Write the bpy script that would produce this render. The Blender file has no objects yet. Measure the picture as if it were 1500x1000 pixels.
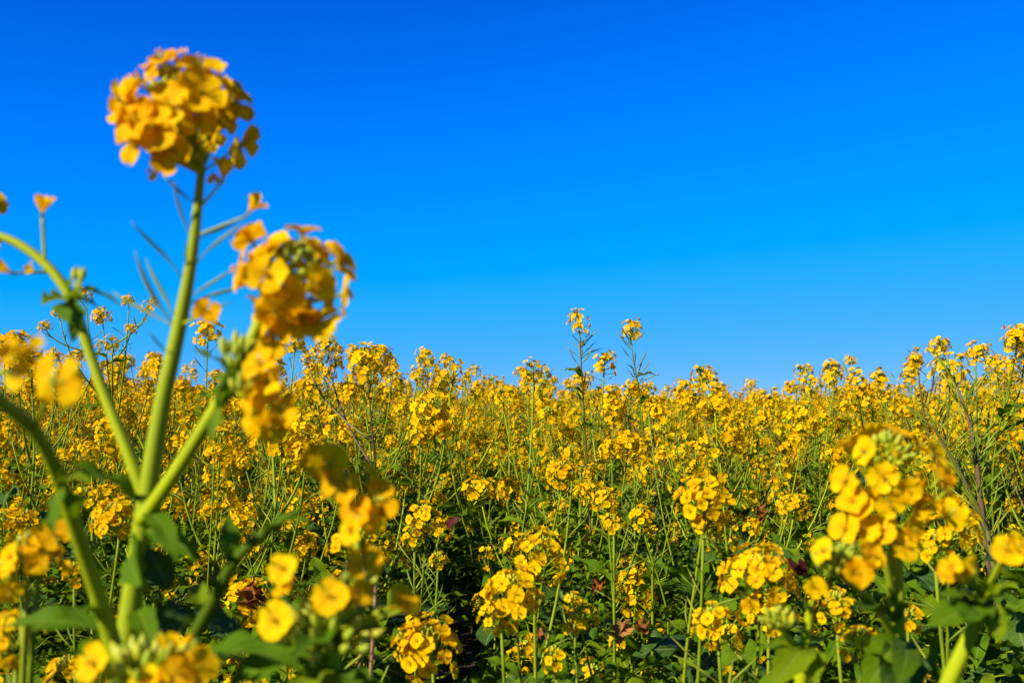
import bpy, math, random
import numpy as np
from mathutils import Vector, Matrix
R = math.radians
scene = bpy.context.scene
col = scene.collection

# ------------------------------------------------------------------ camera, sky, sun, exposure
CAM_Z, PITCH, FPX = 1.0, math.atan(90 / 1458), 1458.0
cd = bpy.data.cameras.new('camera')
cam = bpy.data.objects.new('camera', cd)
col.objects.link(cam)
cam.location = (0, 0, CAM_Z)
cam.rotation_euler = (R(90) + PITCH, 0, 0)
cd.lens, cd.sensor_width = 35, 36
cd.clip_start, cd.clip_end = 0.02, 4000
cd.dof.use_dof = True
cd.dof.focus_distance = 2.0
cd.dof.aperture_fstop = 10.5
scene.camera = cam

EXPOSURE = 0.85
SUN_AZ, SUN_EL = R(-130), R(31)          # azimuth measured from +Y towards +X
world = bpy.data.worlds.new('World')
scene.world = world
world.use_nodes = True
wn, wl = world.node_tree.nodes, world.node_tree.links
bg = wn['Background']
sky = wn.new('ShaderNodeTexSky')
sky.sky_type = 'NISHITA'
sky.sun_disc = False
sky.sun_elevation = SUN_EL
sky.sun_rotation = SUN_AZ
sky.altitude, sky.air_density, sky.dust_density, sky.ozone_density = 2000, 0.7, 0.0, 1.0
# colour response of the picture's deep, saturated blue: one curve per channel on the physical sky
pre = wn.new('ShaderNodeVectorMath'); pre.operation = 'SCALE'; pre.inputs['Scale'].default_value = 0.1
crv = wn.new('ShaderNodeRGBCurve')
post = wn.new('ShaderNodeVectorMath'); post.operation = 'SCALE'; post.inputs['Scale'].default_value = 10.0 / 2 ** EXPOSURE
for ch, pts_ in ((0, ((0, 0), (.24, 0), (.292, .018), (.502, .080), (1, .24))), (1, ((0, 0), (.135, .119), (.195, .209), (.297, .328), (.445, .418), (.694, .460), (1, .53))), (2, ((0, 0), (.257, .745), (.352, 1.0), (1, 1.0)))):
    cu = crv.mapping.curves[ch]
    while len(cu.points) > 2: cu.points.remove(cu.points[1])
    cu.points[0].location, cu.points[1].location = pts_[0], pts_[-1]
    for p_ in pts_[1:-1]: cu.points.new(*p_)
    for p_ in cu.points: p_.handle_type = 'VECTOR'
crv.mapping.update()
wl.new(sky.outputs[0], pre.inputs[0]); wl.new(pre.outputs[0], crv.inputs['Color'])
wl.new(crv.outputs[0], post.inputs[0]); wl.new(post.outputs[0], bg.inputs['Color'])
bg.inputs['Strength'].default_value = 0.10

sd = bpy.data.lights.new('sun', 'SUN')
sd.energy, sd.angle, sd.color = 5.0, R(0.5), (1.0, 0.92, 0.76)
sun = bpy.data.objects.new('sun', sd)
col.objects.link(sun)
sdir = Vector((math.sin(SUN_AZ) * math.cos(SUN_EL), math.cos(SUN_AZ) * math.cos(SUN_EL), math.sin(SUN_EL)))
sun.rotation_euler = (-sdir).to_track_quat('-Z', 'Y').to_euler()
sun.location = sdir * 20

vs = scene.view_settings
vs.view_transform, vs.look, vs.gamma, vs.exposure = 'Standard', 'None', 1.0, EXPOSURE
vs.use_curve_mapping = False
cy = scene.cycles
cy.max_bounces, cy.diffuse_bounces, cy.glossy_bounces, cy.transmission_bounces, cy.transparent_max_bounces = 6, 4, 2, 4, 4
cy.use_denoising = True
cy.caustics_reflective = cy.caustics_refractive = False

def P(px, py, d):
    """photo pixel (1500x1000) at depth d -> world point"""
    xr, yr = (px - 750) / FPX * d, (500 - py) / FPX * d
    c, s = math.cos(PITCH), math.sin(PITCH)
    return Vector((xr, d * c - yr * s, CAM_Z + d * s + yr * c))

# ------------------------------------------------------------------ materials
def new_mat(name):
    m = bpy.data.materials.new(name)
    m.use_nodes = True
    nt = m.node_tree
    for n in list(nt.nodes): nt.nodes.remove(n)
    out = nt.nodes.new('ShaderNodeOutputMaterial')
    return m, nt, out

def mixc(nt, a, b, fac, mode='MIX'):
    n = nt.nodes.new('ShaderNodeMix'); n.data_type = 'RGBA'; n.blend_type = mode
    for sock, val in ((n.inputs[6], a), (n.inputs[7], b), (n.inputs[0], fac)):
        if hasattr(val, 'links') or isinstance(val, bpy.types.NodeSocket): nt.links.new(val, sock)
        elif isinstance(val, (int, float)): sock.default_value = val
        else: sock.default_value = (*val, 1)
    return n.outputs[2]

def mth(nt, op, a, b=0.0, clamp=False):
    n = nt.nodes.new('ShaderNodeMath'); n.operation = op; n.use_clamp = clamp
    for i, val in enumerate((a, b)):
        if isinstance(val, bpy.types.NodeSocket): nt.links.new(val, n.inputs[i])
        else: n.inputs[i].default_value = val
    return n.outputs[0]

def noise(nt, scale, detail=3, vec=None):
    n = nt.nodes.new('ShaderNodeTexNoise'); n.inputs['Scale'].default_value = scale; n.inputs['Detail'].default_value = detail
    if vec is None:
        g = nt.nodes.new('ShaderNodeNewGeometry'); vec = g.outputs['Position']
    nt.links.new(vec, n.inputs['Vector'])
    return n.outputs['Fac']

def ramp01(nt, x, lo, hi):
    n = nt.nodes.new('ShaderNodeMapRange'); nt.links.new(x, n.inputs[0])
    n.inputs[1].default_value, n.inputs[2].default_value = lo, hi
    return n.outputs[0]

def plant_mat(name, c1, c2, c3, transl, tcol, rough=0.5, spec=0.25, vein=None, base=None, nscale=60, bump=0.0):
    """thin plant tissue: c1/c2 mottled by noise, c3 by individual; lv = (along, across) from the mesh"""
    m, nt, out = new_mat(name)
    att = nt.nodes.new('ShaderNodeAttribute'); att.attribute_name = 'lv'
    sep = nt.nodes.new('ShaderNodeSeparateXYZ'); nt.links.new(att.outputs['Vector'], sep.inputs[0])
    oi = nt.nodes.new('ShaderNodeObjectInfo')
    nz = ramp01(nt, noise(nt, nscale), 0.35, 0.65)
    c = mixc(nt, c1, c2, nz)
    r = mth(nt, 'FRACT', mth(nt, 'ADD', mth(nt, 'MULTIPLY', oi.outputs['Random'], 7.3), sep.outputs['Z']))
    r = mth(nt, 'MULTIPLY', r, r)
    c = mixc(nt, c, c3, mth(nt, 'MULTIPLY', r, 0.85))
    if base is not None:
        c = mixc(nt, base, c, ramp01(nt, sep.outputs['X'], 0.05, 0.55))
    hgt = None
    if vein is not None:
        av = mth(nt, 'ABSOLUTE', sep.outputs['Y'])
        mid = mth(nt, 'SUBTRACT', 1.0, ramp01(nt, av, 0.03, 0.10))
        ph = mth(nt, 'SUBTRACT', mth(nt, 'MULTIPLY', sep.outputs['X'], 7.0), mth(nt, 'MULTIPLY', av, 2.2))
        tri = mth(nt, 'ABSOLUTE', mth(nt, 'SUBTRACT', mth(nt, 'FRACT', ph), 0.5))
        side = mth(nt, 'MULTIPLY', mth(nt, 'SUBTRACT', 1.0, ramp01(nt, tri, 0.03, 0.10)), 0.55)
        hgt = mth(nt, 'MAXIMUM', mid, side)
        c = mixc(nt, c, vein, mth(nt, 'MULTIPLY', hgt, 0.7))
    pr = nt.nodes.new('ShaderNodeBsdfPrincipled')
    nt.links.new(c, pr.inputs['Base Color'])
    pr.inputs['Roughness'].default_value = rough
    pr.inputs['Specular IOR Level'].default_value = spec
    if bump:
        b = nt.nodes.new('ShaderNodeBump'); b.inputs['Strength'].default_value = bump; b.inputs['Distance'].default_value = 0.002
        h = noise(nt, 220, 4)
        if hgt is not None: h = mth(nt, 'SUBTRACT', h, hgt)
        nt.links.new(h, b.inputs['Height']); nt.links.new(b.outputs[0], pr.inputs['Normal'])
    if transl > 0:
        tr = nt.nodes.new('ShaderNodeBsdfTranslucent')
        nt.links.new(mixc(nt, c, tcol, 1.0, 'MULTIPLY'), tr.inputs['Color'])
        mx = nt.nodes.new('ShaderNodeMixShader'); mx.inputs[0].default_value = transl
        nt.links.new(pr.outputs[0], mx.inputs[1]); nt.links.new(tr.outputs[0], mx.inputs[2])
        nt.links.new(mx.outputs[0], out.inputs[0])
    else:
        nt.links.new(pr.outputs[0], out.inputs[0])
    return m

M = {}
M['petal'] = plant_mat('petal_yellow', (0.87, 0.60, 0.001), (0.85, 0.52, 0.001), (0.81, 0.38, 0.001), 0.44, (1.05, 1.0, 0.5), 0.7, 0.05, base=(0.78, 0.42, 0.004), nscale=90)
M['bud'] = plant_mat('bud_green', (0.36, 0.42, 0.02), (0.26, 0.36, 0.02), (0.55, 0.46, 0.02), 0.15, (1, 1, 0.4), 0.5, 0.25, nscale=200)
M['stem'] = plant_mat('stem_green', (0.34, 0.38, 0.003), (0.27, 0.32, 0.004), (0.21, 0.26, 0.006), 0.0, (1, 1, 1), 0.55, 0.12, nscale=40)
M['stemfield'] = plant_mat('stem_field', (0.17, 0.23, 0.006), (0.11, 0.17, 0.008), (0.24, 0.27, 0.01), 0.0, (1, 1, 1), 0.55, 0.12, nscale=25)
M['stemdark'] = plant_mat('stem_dark', (0.09, 0.13, 0.012), (0.11, 0.09, 0.02), (0.14, 0.06, 0.04), 0.0, (1, 1, 1), 0.5, 0.3, nscale=40)
M['shoot'] = plant_mat('shoot_painted_shade', (0.045, 0.085, 0.004), (0.03, 0.065, 0.004), (0.06, 0.10, 0.004), 0.0, (1, 1, 1), 0.6, 0.05, nscale=40)  # stem green darkened: shade on the arching shoot is painted into its colour
M['stemred'] = plant_mat('stem_reddish', (0.30, 0.13, 0.06), (0.22, 0.20, 0.05), (0.30, 0.10, 0.08), 0.0, (1, 1, 1), 0.45, 0.3, nscale=40)
M['pod'] = plant_mat('pod_green', (0.17, 0.23, 0.010), (0.10, 0.16, 0.010), (0.25, 0.25, 0.015), 0.0, (1, 1, 1), 0.5, 0.15, nscale=80)
M['leaf'] = plant_mat('leaf_green', (0.088, 0.180, 0.003), (0.056, 0.128, 0.003), (0.18, 0.245, 0.003), 0.38, (1.5, 1.25, 0.25), 0.55, 0.05, vein=(0.20, 0.27, 0.03), nscale=50, bump=0.35)
M['leafblue'] = plant_mat('leaf_bluegreen', (0.040, 0.090, 0.010), (0.028, 0.068, 0.010), (0.060, 0.125, 0.006), 0.25, (1.4, 1.3, 0.3), 0.5, 0.09, vein=(0.15, 0.21, 0.06), nscale=35, bump=0.4)
M['brown'] = plant_mat('leaf_withered', (0.30, 0.095, 0.012), (0.16, 0.045, 0.010), (0.40, 0.20, 0.06), 0.2, (1.2, 0.8, 0.5), 0.85, 0.03, vein=(0.34, 0.18, 0.07), nscale=90, bump=0.6)
M['maroon'] = plant_mat('leaf_maroon', (0.07, 0.006, 0.010), (0.05, 0.008, 0.010), (0.09, 0.012, 0.015), 0.15, (1.2, 0.6, 0.6), 0.6, 0.1, vein=(0.10, 0.02, 0.02), nscale=60)

m, nt, out = new_mat('soil')
pr = nt.nodes.new('ShaderNodeBsdfPrincipled'); pr.inputs['Roughness'].default_value = 0.95
c = mixc(nt, (0.030, 0.020, 0.013), (0.060, 0.040, 0.026), ramp01(nt, noise(nt, 18, 8), 0.35, 0.65))
nt.links.new(c, pr.inputs['Base Color'])
b = nt.nodes.new('ShaderNodeBump'); b.inputs['Strength'].default_value = 0.8; b.inputs['Distance'].default_value = 0.03
nt.links.new(noise(nt, 35, 8), b.inputs['Height']); nt.links.new(b.outputs[0], pr.inputs['Normal'])
nt.links.new(pr.outputs[0], out.inputs[0])
M['soil'] = m
MATKEYS = ['petal', 'bud', 'stem', 'pod', 'leaf', 'leafblue', 'brown', 'stemdark', 'stemred', 'maroon', 'stemfield', 'shoot']
MI = {k: i for i, k in enumerate(MATKEYS)}

# ------------------------------------------------------------------ mesh collecting
class MB:
    def __init__(self): self.v, self.f, self.m, self.a, self.n = [], [], [], [], 0
    def add(self, v, f, mat, a=None):
        v = np.asarray(v, float)
        if a is None: a = np.zeros((len(v), 3))
        self.v.append(v); self.a.append(np.asarray(a, float))
        o = self.n
        self.f.extend([tuple(i + o for i in q) for q in f])
        self.m.extend([MI[mat]] * len(f) if isinstance(mat, str) else mat)
        self.n += len(v)
        return self
    def addmb(self, mb, mat4, remap=None, z=None):
        if not mb.n: return
        A = np.array(mat4)
        v = np.concatenate(mb.v) @ A[:3, :3].T + A[:3, 3]
        a = np.concatenate(mb.a).copy()
        if z is not None: a[:, 2] = z
        ms = mb.m if remap is None else [remap.get(k, k) for k in mb.m]
        self.add(v, mb.f, list(ms), a)
    def mesh(self, name):
        me = bpy.data.meshes.new(name)
        v = np.concatenate(self.v)
        me.from_pydata(v.tolist(), [], self.f)
        used = sorted(set(self.m)); rm = {k: i for i, k in enumerate(used)}
        for k in used: me.materials.append(M[MATKEYS[k]])
        me.polygons.foreach_set('material_index', np.array([rm[k] for k in self.m], dtype=np.int32))
        me.polygons.foreach_set('use_smooth', np.ones(len(self.f), dtype=bool))
        at = me.attributes.new('lv', 'FLOAT_VECTOR', 'POINT')
        at.data.foreach_set('vector', np.concatenate(self.a).astype(np.float32).ravel())
        me.update()
        return me

def catmull(pts, per=5):
    pts = [np.array(p, float) for p in pts]
    if len(pts) < 3: 
        return np.array([pts[0] + (pts[-1] - pts[0]) * t for t in np.linspace(0, 1, per + 1)])
    q = [2 * pts[0] - pts[1]] + pts + [2 * pts[-1] - pts[-2]]
    o = []
    for i in range(1, len(q) - 2):
        for k in range(per):
            t = k / per
            o.append(0.5 * (2 * q[i] + (q[i + 1] - q[i - 1]) * t + (2 * q[i - 1] - 5 * q[i] + 4 * q[i + 1] - q[i + 2]) * t * t + (3 * q[i] - q[i - 1] - 3 * q[i + 1] + q[i + 2]) * t ** 3))
    o.append(pts[-1])
    return np.array(o)

def tube(mb, pts, rad, mat, ns=6, z=0.0, ridge=0.0):
    pts = np.asarray(pts, float); n = len(pts)
    rad = np.interp(np.linspace(0, 1, n), np.linspace(0, 1, len(rad)), rad) if hasattr(rad, '__len__') else np.full(n, rad)
    tan = np.gradient(pts, axis=0); tan /= np.linalg.norm(tan, axis=1, keepdims=True) + 1e-12
    ref = np.array([1.0, 0, 0]) if abs(tan[0][0]) < 0.8 else np.array([0, 1.0, 0])
    v = []
    ang = np.linspace(0, 2 * math.pi, ns, endpoint=False)
    for i in range(n):
        ref = ref - tan[i] * ref.dot(tan[i]); ref /= np.linalg.norm(ref) + 1e-12
        bi = np.cross(tan[i], ref)
        rr = rad[i] * (1 + ridge * np.cos(ang * 4))
        v.append(pts[i] + (np.outer(np.cos(ang) * rr, ref) + np.outer(np.sin(ang) * rr, bi)))
    v = np.concatenate(v); f = []
    for i in range(n - 1):
        for k in range(ns):
            a, b2 = i * ns + k, i * ns + (k + 1) % ns
            f.append((a, b2, b2 + ns, a + ns))
    f.append(tuple(range(ns - 1, -1, -1))); f.append(tuple(range((n - 1) * ns, n * ns)))
    a = np.zeros((len(v), 3)); a[:, 0] = np.repeat(np.linspace(0, 1, n), ns); a[:, 2] = z
    mb.add(v, f, mat, a)

def frame(zaxis, spin=0.0):
    z = Vector(zaxis).normalized()
    x = z.orthogonal().normalized(); y = z.cross(x)
    m = Matrix((x, y, z)).transposed()
    return m @ Matrix.Rotation(spin, 3, 'Z')

def mat4(pos, m3, s=1.0):
    m = (m3 * s).to_4x4() if not isinstance(s, (tuple, list)) else (m3 @ Matrix.Diagonal(s)).to_4x4()
    m.translation = Vector(pos)
    return m

# ------------------------------------------------------------------ flower, bud, pod, leaf shapes
def petal(mb, az, elev, L, W, rng, nu, nv, z, flat=.6):
    us, vv = np.linspace(0, 1, nu), np.linspace(-1, 1, nv)
    v, a = [], []
    wav, ph, curl = rng.uniform(0.03, 0.10), rng.uniform(0, 6), rng.uniform(-0.25, 0.35)
    for u in us:
        w = W * (0.16 + 0.84 * min(1, max(0, (u - 0.12) / 0.45)) ** 0.8) * (math.sqrt(max(0, 1 - max(0, (u - 0.55) / 0.47) ** 2.2)))
        for t in vv:
            r = 0.08 + L * u - 0.05 * L * max(0, u - .8) * 5 * (1 - abs(t)) * 0.5
            x = w * t
            h = 0.16 * t * t * u + wav * math.sin(3 * t + 4 * u + ph) * u - curl * 0.35 * max(0, u - 0.4) ** 2 * 3
            e = elev * (1 - flat * u)
            v.append((r * math.cos(e) - h * math.sin(e), x, r * math.sin(e) + h * math.cos(e))); a.append((u, t, z))
    v = np.array(v); ca, sa = math.cos(az), math.sin(az)
    v = v @ np.array([[ca, -sa, 0], [sa, ca, 0], [0, 0, 1]]).T
    f = [(i * nv + k, (i + 1) * nv + k, (i + 1) * nv + k + 1, i * nv + k + 1) for i in range(nu - 1) for k in range(nv - 1)]
    mb.add(v, f, 'petal', a)

def flower_mb(seed, elev, hi=True):
    rng = random.Random(seed); mb = MB(); z = rng.random()
    for k in range(4):
        petal(mb, k * math.pi / 2 + rng.uniform(-.22, .22) + (0.12 if k % 2 else -0.12), elev + rng.uniform(-.2, .2), rng.uniform(.84, 1.0), rng.uniform(.53, .62) if hi else rng.uniform(.48, .58), rng, 7 if hi else 4, 5 if hi else 3, z)
    if hi:
        for k in range(6):
            az = k * math.pi / 3 + .3; l = .42 if k % 3 else .3
            p1 = (math.cos(az) * .14, math.sin(az) * .14, l)
            tube(mb, [(math.cos(az) * .05, math.sin(az) * .05, 0), p1], [.018, .014], 'bud', 3, .9)
            tube(mb, [(p1[0] * .8, p1[1] * .8, l - .02), (p1[0] * 1.1, p1[1] * 1.1, l + .1)], [.045, .03], 'petal', 4, .95)
        tube(mb, [(0, 0, -.05), (0, 0, .38)], [.05, .035], 'bud', 5, .2)
        for k in range(4):
            az = k * math.pi / 2 + math.pi / 4
            mb.add([(0, 0, -.1), (math.cos(az - .25) * .25, math.sin(az - .25) * .25, 0), (math.cos(az) * .5, math.sin(az) * .5, .08), (math.cos(az + .25) * .25, math.sin(az + .25) * .25, 0)], [(0, 1, 2, 3)], 'bud', [(0.6, 0, .8)] * 4)
    else:
        tube(mb, [(0, 0, -.05), (0, 0, .3)], [.09, .05], 'bud', 3, .4)
    return mb

ELEV = [0.25, 0.4, 0.55, 0.75, 1.0, 0.15]
FLOW_HI = [flower_mb(10 + i, ELEV[i]) for i in range(6)]
FLOW_LO = [flower_mb(40 + i, ELEV[i % 6], False) for i in range(8)]
FLOWER_ME = [mb.mesh('flower') for mb in FLOW_HI]

def wilt_mb(seed):
    rng = random.Random(seed); mb = MB()
    for k in range(3):
        petal(mb, k * 2.1 + rng.uniform(-.4, .4), 1.25 + rng.uniform(-.35, .25), rng.uniform(.85, 1.15), .34, rng, 6, 4, .99, .12)
    tube(mb, [(0, 0, -.1), (0, 0, .7)], [.09, .05], 'bud', 5, .2)
    return mb
WILT_ME = [wilt_mb(i).mesh('wilted_flower') for i in range(3)]

def bud_mb(mb, pos, axis, l, w, z=0.3, mat='bud'):
    A = np.array(frame(axis)); rings = [(0, .35), (.25, .95), (.55, 1.0), (.82, .62), (1, .1)]
    v = []
    for t, r in rings:
        for k in range(5):
            an = k * 2 * math.pi / 5
            v.append((math.cos(an) * r * w, math.sin(an) * r * w, t * l))
    v = np.array(v) @ A.T + np.array(pos)
    f = [(i * 5 + k, i * 5 + (k + 1) % 5, (i + 1) * 5 + (k + 1) % 5, (i + 1) * 5 + k) for i in range(4) for k in range(5)]
    mb.add(v, f, mat, np.tile((0.8, 0, z), (len(v), 1)))

def pod_mb(seed, lo=False):
    """pedicel then pod along +Z bending to +X, unit: about 1 long"""
    rng = random.Random(seed); mb = MB(); b = rng.uniform(.05, .28)
    pts = [(b * t * t, 0.02 * math.sin(5 * t), t) for t in np.linspace(0, 1, 5 if lo else 9)]
    rad = [.013, .012, .012, .022, .026, .025, .023, .012, .005]
    tube(mb, pts, rad if not lo else [.014, .012, .026, .024, .006], 'pod', 3 if lo else 6, rng.random())
    return mb
POD_HI = [pod_mb(i) for i in range(4)]
POD_LO = [pod_mb(i, True) for i in range(4)]
POD_ME = [mb.mesh('pod') for mb in POD_HI]

def leaf_mb(seed, kind, nu=11, nv=6, mat='leaf'):
    """leaf along +Y from the origin, upper side +Z, length about 1"""
    rng = random.Random(seed); mb = MB(); v, a = [], []
    W = {'lance': rng.uniform(.13, .19), 'lyrate': rng.uniform(.24, .34), 'small': rng.uniform(.2, .28), 'withered': rng.uniform(.25, .32)}[kind]
    droop = rng.uniform(.15, .75) if kind != 'withered' else rng.uniform(.7, 1.1)
    fold, wav, ph, tw = rng.uniform(.15, .5), rng.uniform(.06, .15) * (1 if kind == 'lance' else 2.2), rng.uniform(0, 6), rng.uniform(-.7, .7)
    if kind == 'withered': wav, fold, tw = .55, 1.0, rng.uniform(-2.5, 2.5)
    lob, sid = rng.uniform(.15, .35), rng.uniform(-.12, .12)
    y = z = 0.0
    for i in range(nu):
        u = i / (nu - 1)
        an = -droop * 1.5 * (u - .25)
        if i: y += math.cos(an) / (nu - 1); z += math.sin(an) / (nu - 1)
        if kind in ('lance', 'small'):
            w = W * (math.sin(math.pi * min(1, u * .95 + .05)) ** .75 * (1 - .25 * u)) if kind == 'lance' else W * (max(0, math.sin(math.pi * u ** .8)) ** .7 + .02)
        else:
            w = W * (.10 + (max(0, math.sin(math.pi * max(0, (u - .18) / .82) ** .95)) ** .65))
            w *= 1 - lob * (.5 + .5 * math.cos(u * 26 + ph)) * (1.5 if u < .5 else .7)
        if i == nu - 1: w = .004
        for k in range(nv):
            t = -1 + 2 * k / (nv - 1)
            ww = w * (1 + .10 * math.sin(u * 31 + t * 2 + ph) * abs(t))
            x = ww * t
            h = fold * abs(x) + wav * abs(t) ** 1.5 * math.sin(u * (14 if kind != 'withered' else 21) + ph + (2.2 if t > 0 else 0)) * (w / W) * .6 + (rng.uniform(-.05, .05) if kind == 'withered' else 0)
            an2 = tw * u * .5
            v.append((x * math.cos(an2) - h * math.sin(an2) + sid * u * u, y, z + h * math.cos(an2) + x * math.sin(an2))); a.append((u, t, 0))
    f = [(i * nv + k, i * nv + k + 1, (i + 1) * nv + k + 1, (i + 1) * nv + k) for i in range(nu - 1) for k in range(nv - 1)]
    mb.add(v, f, mat, a)
    if kind != 'small': tube(mb, [(0, -.02, -.004), (0, .12, .0), (0, .3, -.02 * droop - .012)], [.014, .013, .007], 'stem', 4)
    return mb

LEAF = {'lance': [leaf_mb(i, 'lance') for i in range(6)],
        'lyrate': [leaf_mb(20 + i, 'lyrate', 15, 6, 'leafblue' if i % 2 else 'leaf') for i in range(8)],
        'small': [leaf_mb(40 + i, 'small', 8, 5) for i in range(6)],
        'withered': [leaf_mb(60 + i, 'withered', 20, 10, 'brown') for i in range(5)],
        'maroon': [leaf_mb(80 + i, 'small', 8, 5, 'maroon') for i in range(2)]}
LEAF_ME = {k: [mb.mesh('withered_leaf' if k == 'withered' else 'leaf') for mb in L] for k, L in LEAF.items()}

def head_mb(seed, nf, elong, budn, flow=FLOW_LO, fs=.33, loose=0):
    """whole raceme head, radius about 1, centred, axis +Z"""
    rng = random.Random(seed); mb = MB(); gap = rng.uniform(0, 6.28)
    for i in range(nf):
        t = (i + .5) / nf; th = R(18 + t * 108 + rng.uniform(-9, 9)); az = i * 2.39996 + rng.uniform(-.35, .35)
        d = Vector((math.sin(th) * math.cos(az), math.sin(th) * math.sin(az), math.cos(th)))
        rr = rng.uniform(.58, 1.15)
        if loose and math.cos(az - gap) > .55 and rng.random() < .75: continue
        p = Vector((d.x * rr, d.y * rr, d.z * .92 * rr - elong * t * t * 1.2 - (rng.uniform(.4, 2.6) if loose and rng.random() < .22 else 0)))
        nrm = (Vector((d.x, d.y, d.z * .8)) + Vector((0, 0, rng.uniform(.05, .6))) + Vector([rng.uniform(-.3, .3) for _ in range(3)]))
        mb.addmb(rng.choice(flow), mat4(p, frame(nrm, rng.uniform(0, 6)), fs * rng.uniform(.85, 1.12)), z=rng.random())
        q = Vector((0, 0, min(p.z * .5 - .45, .1)))
        tube(mb, [q, (q + p) / 2 + Vector((0, 0, -.05)), p], [.035, .03, .03], 'stem', 3)
    for i in range(budn):
        an, r = i * 2.4, .09 * math.sqrt(i)
        dd = Vector((math.cos(an) * r * 1.6, math.sin(an) * r * 1.6, 1))
        bud_mb(mb, (math.cos(an) * r, math.sin(an) * r, .42 - r * .5), dd, .3, .085, rng.random())
    tube(mb, [(0, 0, -1.0 - elong - .8 * loose), (0, 0, -.3), (0, 0, .4)], [.07, .065, .04], 'stem', 5)
    return mb
HEAD = [head_mb(1, 26, 0, 8), head_mb(2, 30, .25, 7), head_mb(3, 22, 0, 12), head_mb(4, 34, .6, 8), head_mb(5, 18, .1, 16), head_mb(6, 26, .4, 10), head_mb(7, 11, .5, 12), head_mb(8, 30, .1, 6)] + [head_mb(20 + k_, 26 + 4 * k_, .3 + .25 * k_, 8, fs=.30 + .03 * (k_ % 2), loose=1) for k_ in range(6)]
HEAD_ME = [mb.mesh('flower_head') for mb in HEAD]

# ------------------------------------------------------------------ object helpers
def link(name, me, parent, m4=None):
    o = bpy.data.objects.new(name, me); col.objects.link(o)
    if parent is not None: o.parent = parent
    if m4 is not None: o.matrix_basis = m4
    return o
def empty(name, loc):
    o = bpy.data.objects.new(name, None); col.objects.link(o); o.location = loc; o.empty_display_size = .05
    return o
def tag(o, label, cat='plant', group=None, kind=None):
    o['label'] = label
    if cat: o['category'] = cat
    if group: o['group'] = group
    if kind: o['kind'] = kind
    return o

# ------------------------------------------------------------------ ground
rng = np.random.default_rng(3)
gx = np.concatenate([-np.geomspace(900, 8, 14), np.linspace(-7, 7, 71), np.geomspace(8, 900, 14)])
gy = np.concatenate([-np.geomspace(300, 2, 10), np.linspace(-1.5, 8, 60), np.geomspace(9, 1500, 18)])
GX, GY = np.meshgrid(gx, gy)
GZ = np.where(np.hypot(GX, GY) < 9, .02 * np.sin(GX * 4.3 + .6 * np.sin(GY * 2)) + rng.uniform(-.018, .018, GX.shape), 0) - .02
v = np.stack([GX.ravel(), GY.ravel(), GZ.ravel()], 1); nx = len(gx)
f = [(j * nx + i, j * nx + i + 1, (j + 1) * nx + i + 1, (j + 1) * nx + i) for j in range(len(gy) - 1) for i in range(nx - 1)]
gme = bpy.data.meshes.new('ground'); gme.from_pydata(v.tolist(), [], f); gme.materials.append(M['soil'])
gme.polygons.foreach_set('use_smooth', np.ones(len(f), dtype=bool))
g = link('ground', gme, None); g['kind'] = 'structure'; g['label'] = 'dark bare soil under the flowering field'

# ------------------------------------------------------------------ procedural plant
def bez(p0, p1, p2, n=7):
    t = np.linspace(0, 1, n)[:, None]
    p0, p1, p2 = map(np.array, (p0, p1, p2))
    return (1 - t) ** 2 * p0 + 2 * t * (1 - t) * p1 + t * t * p2

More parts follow.
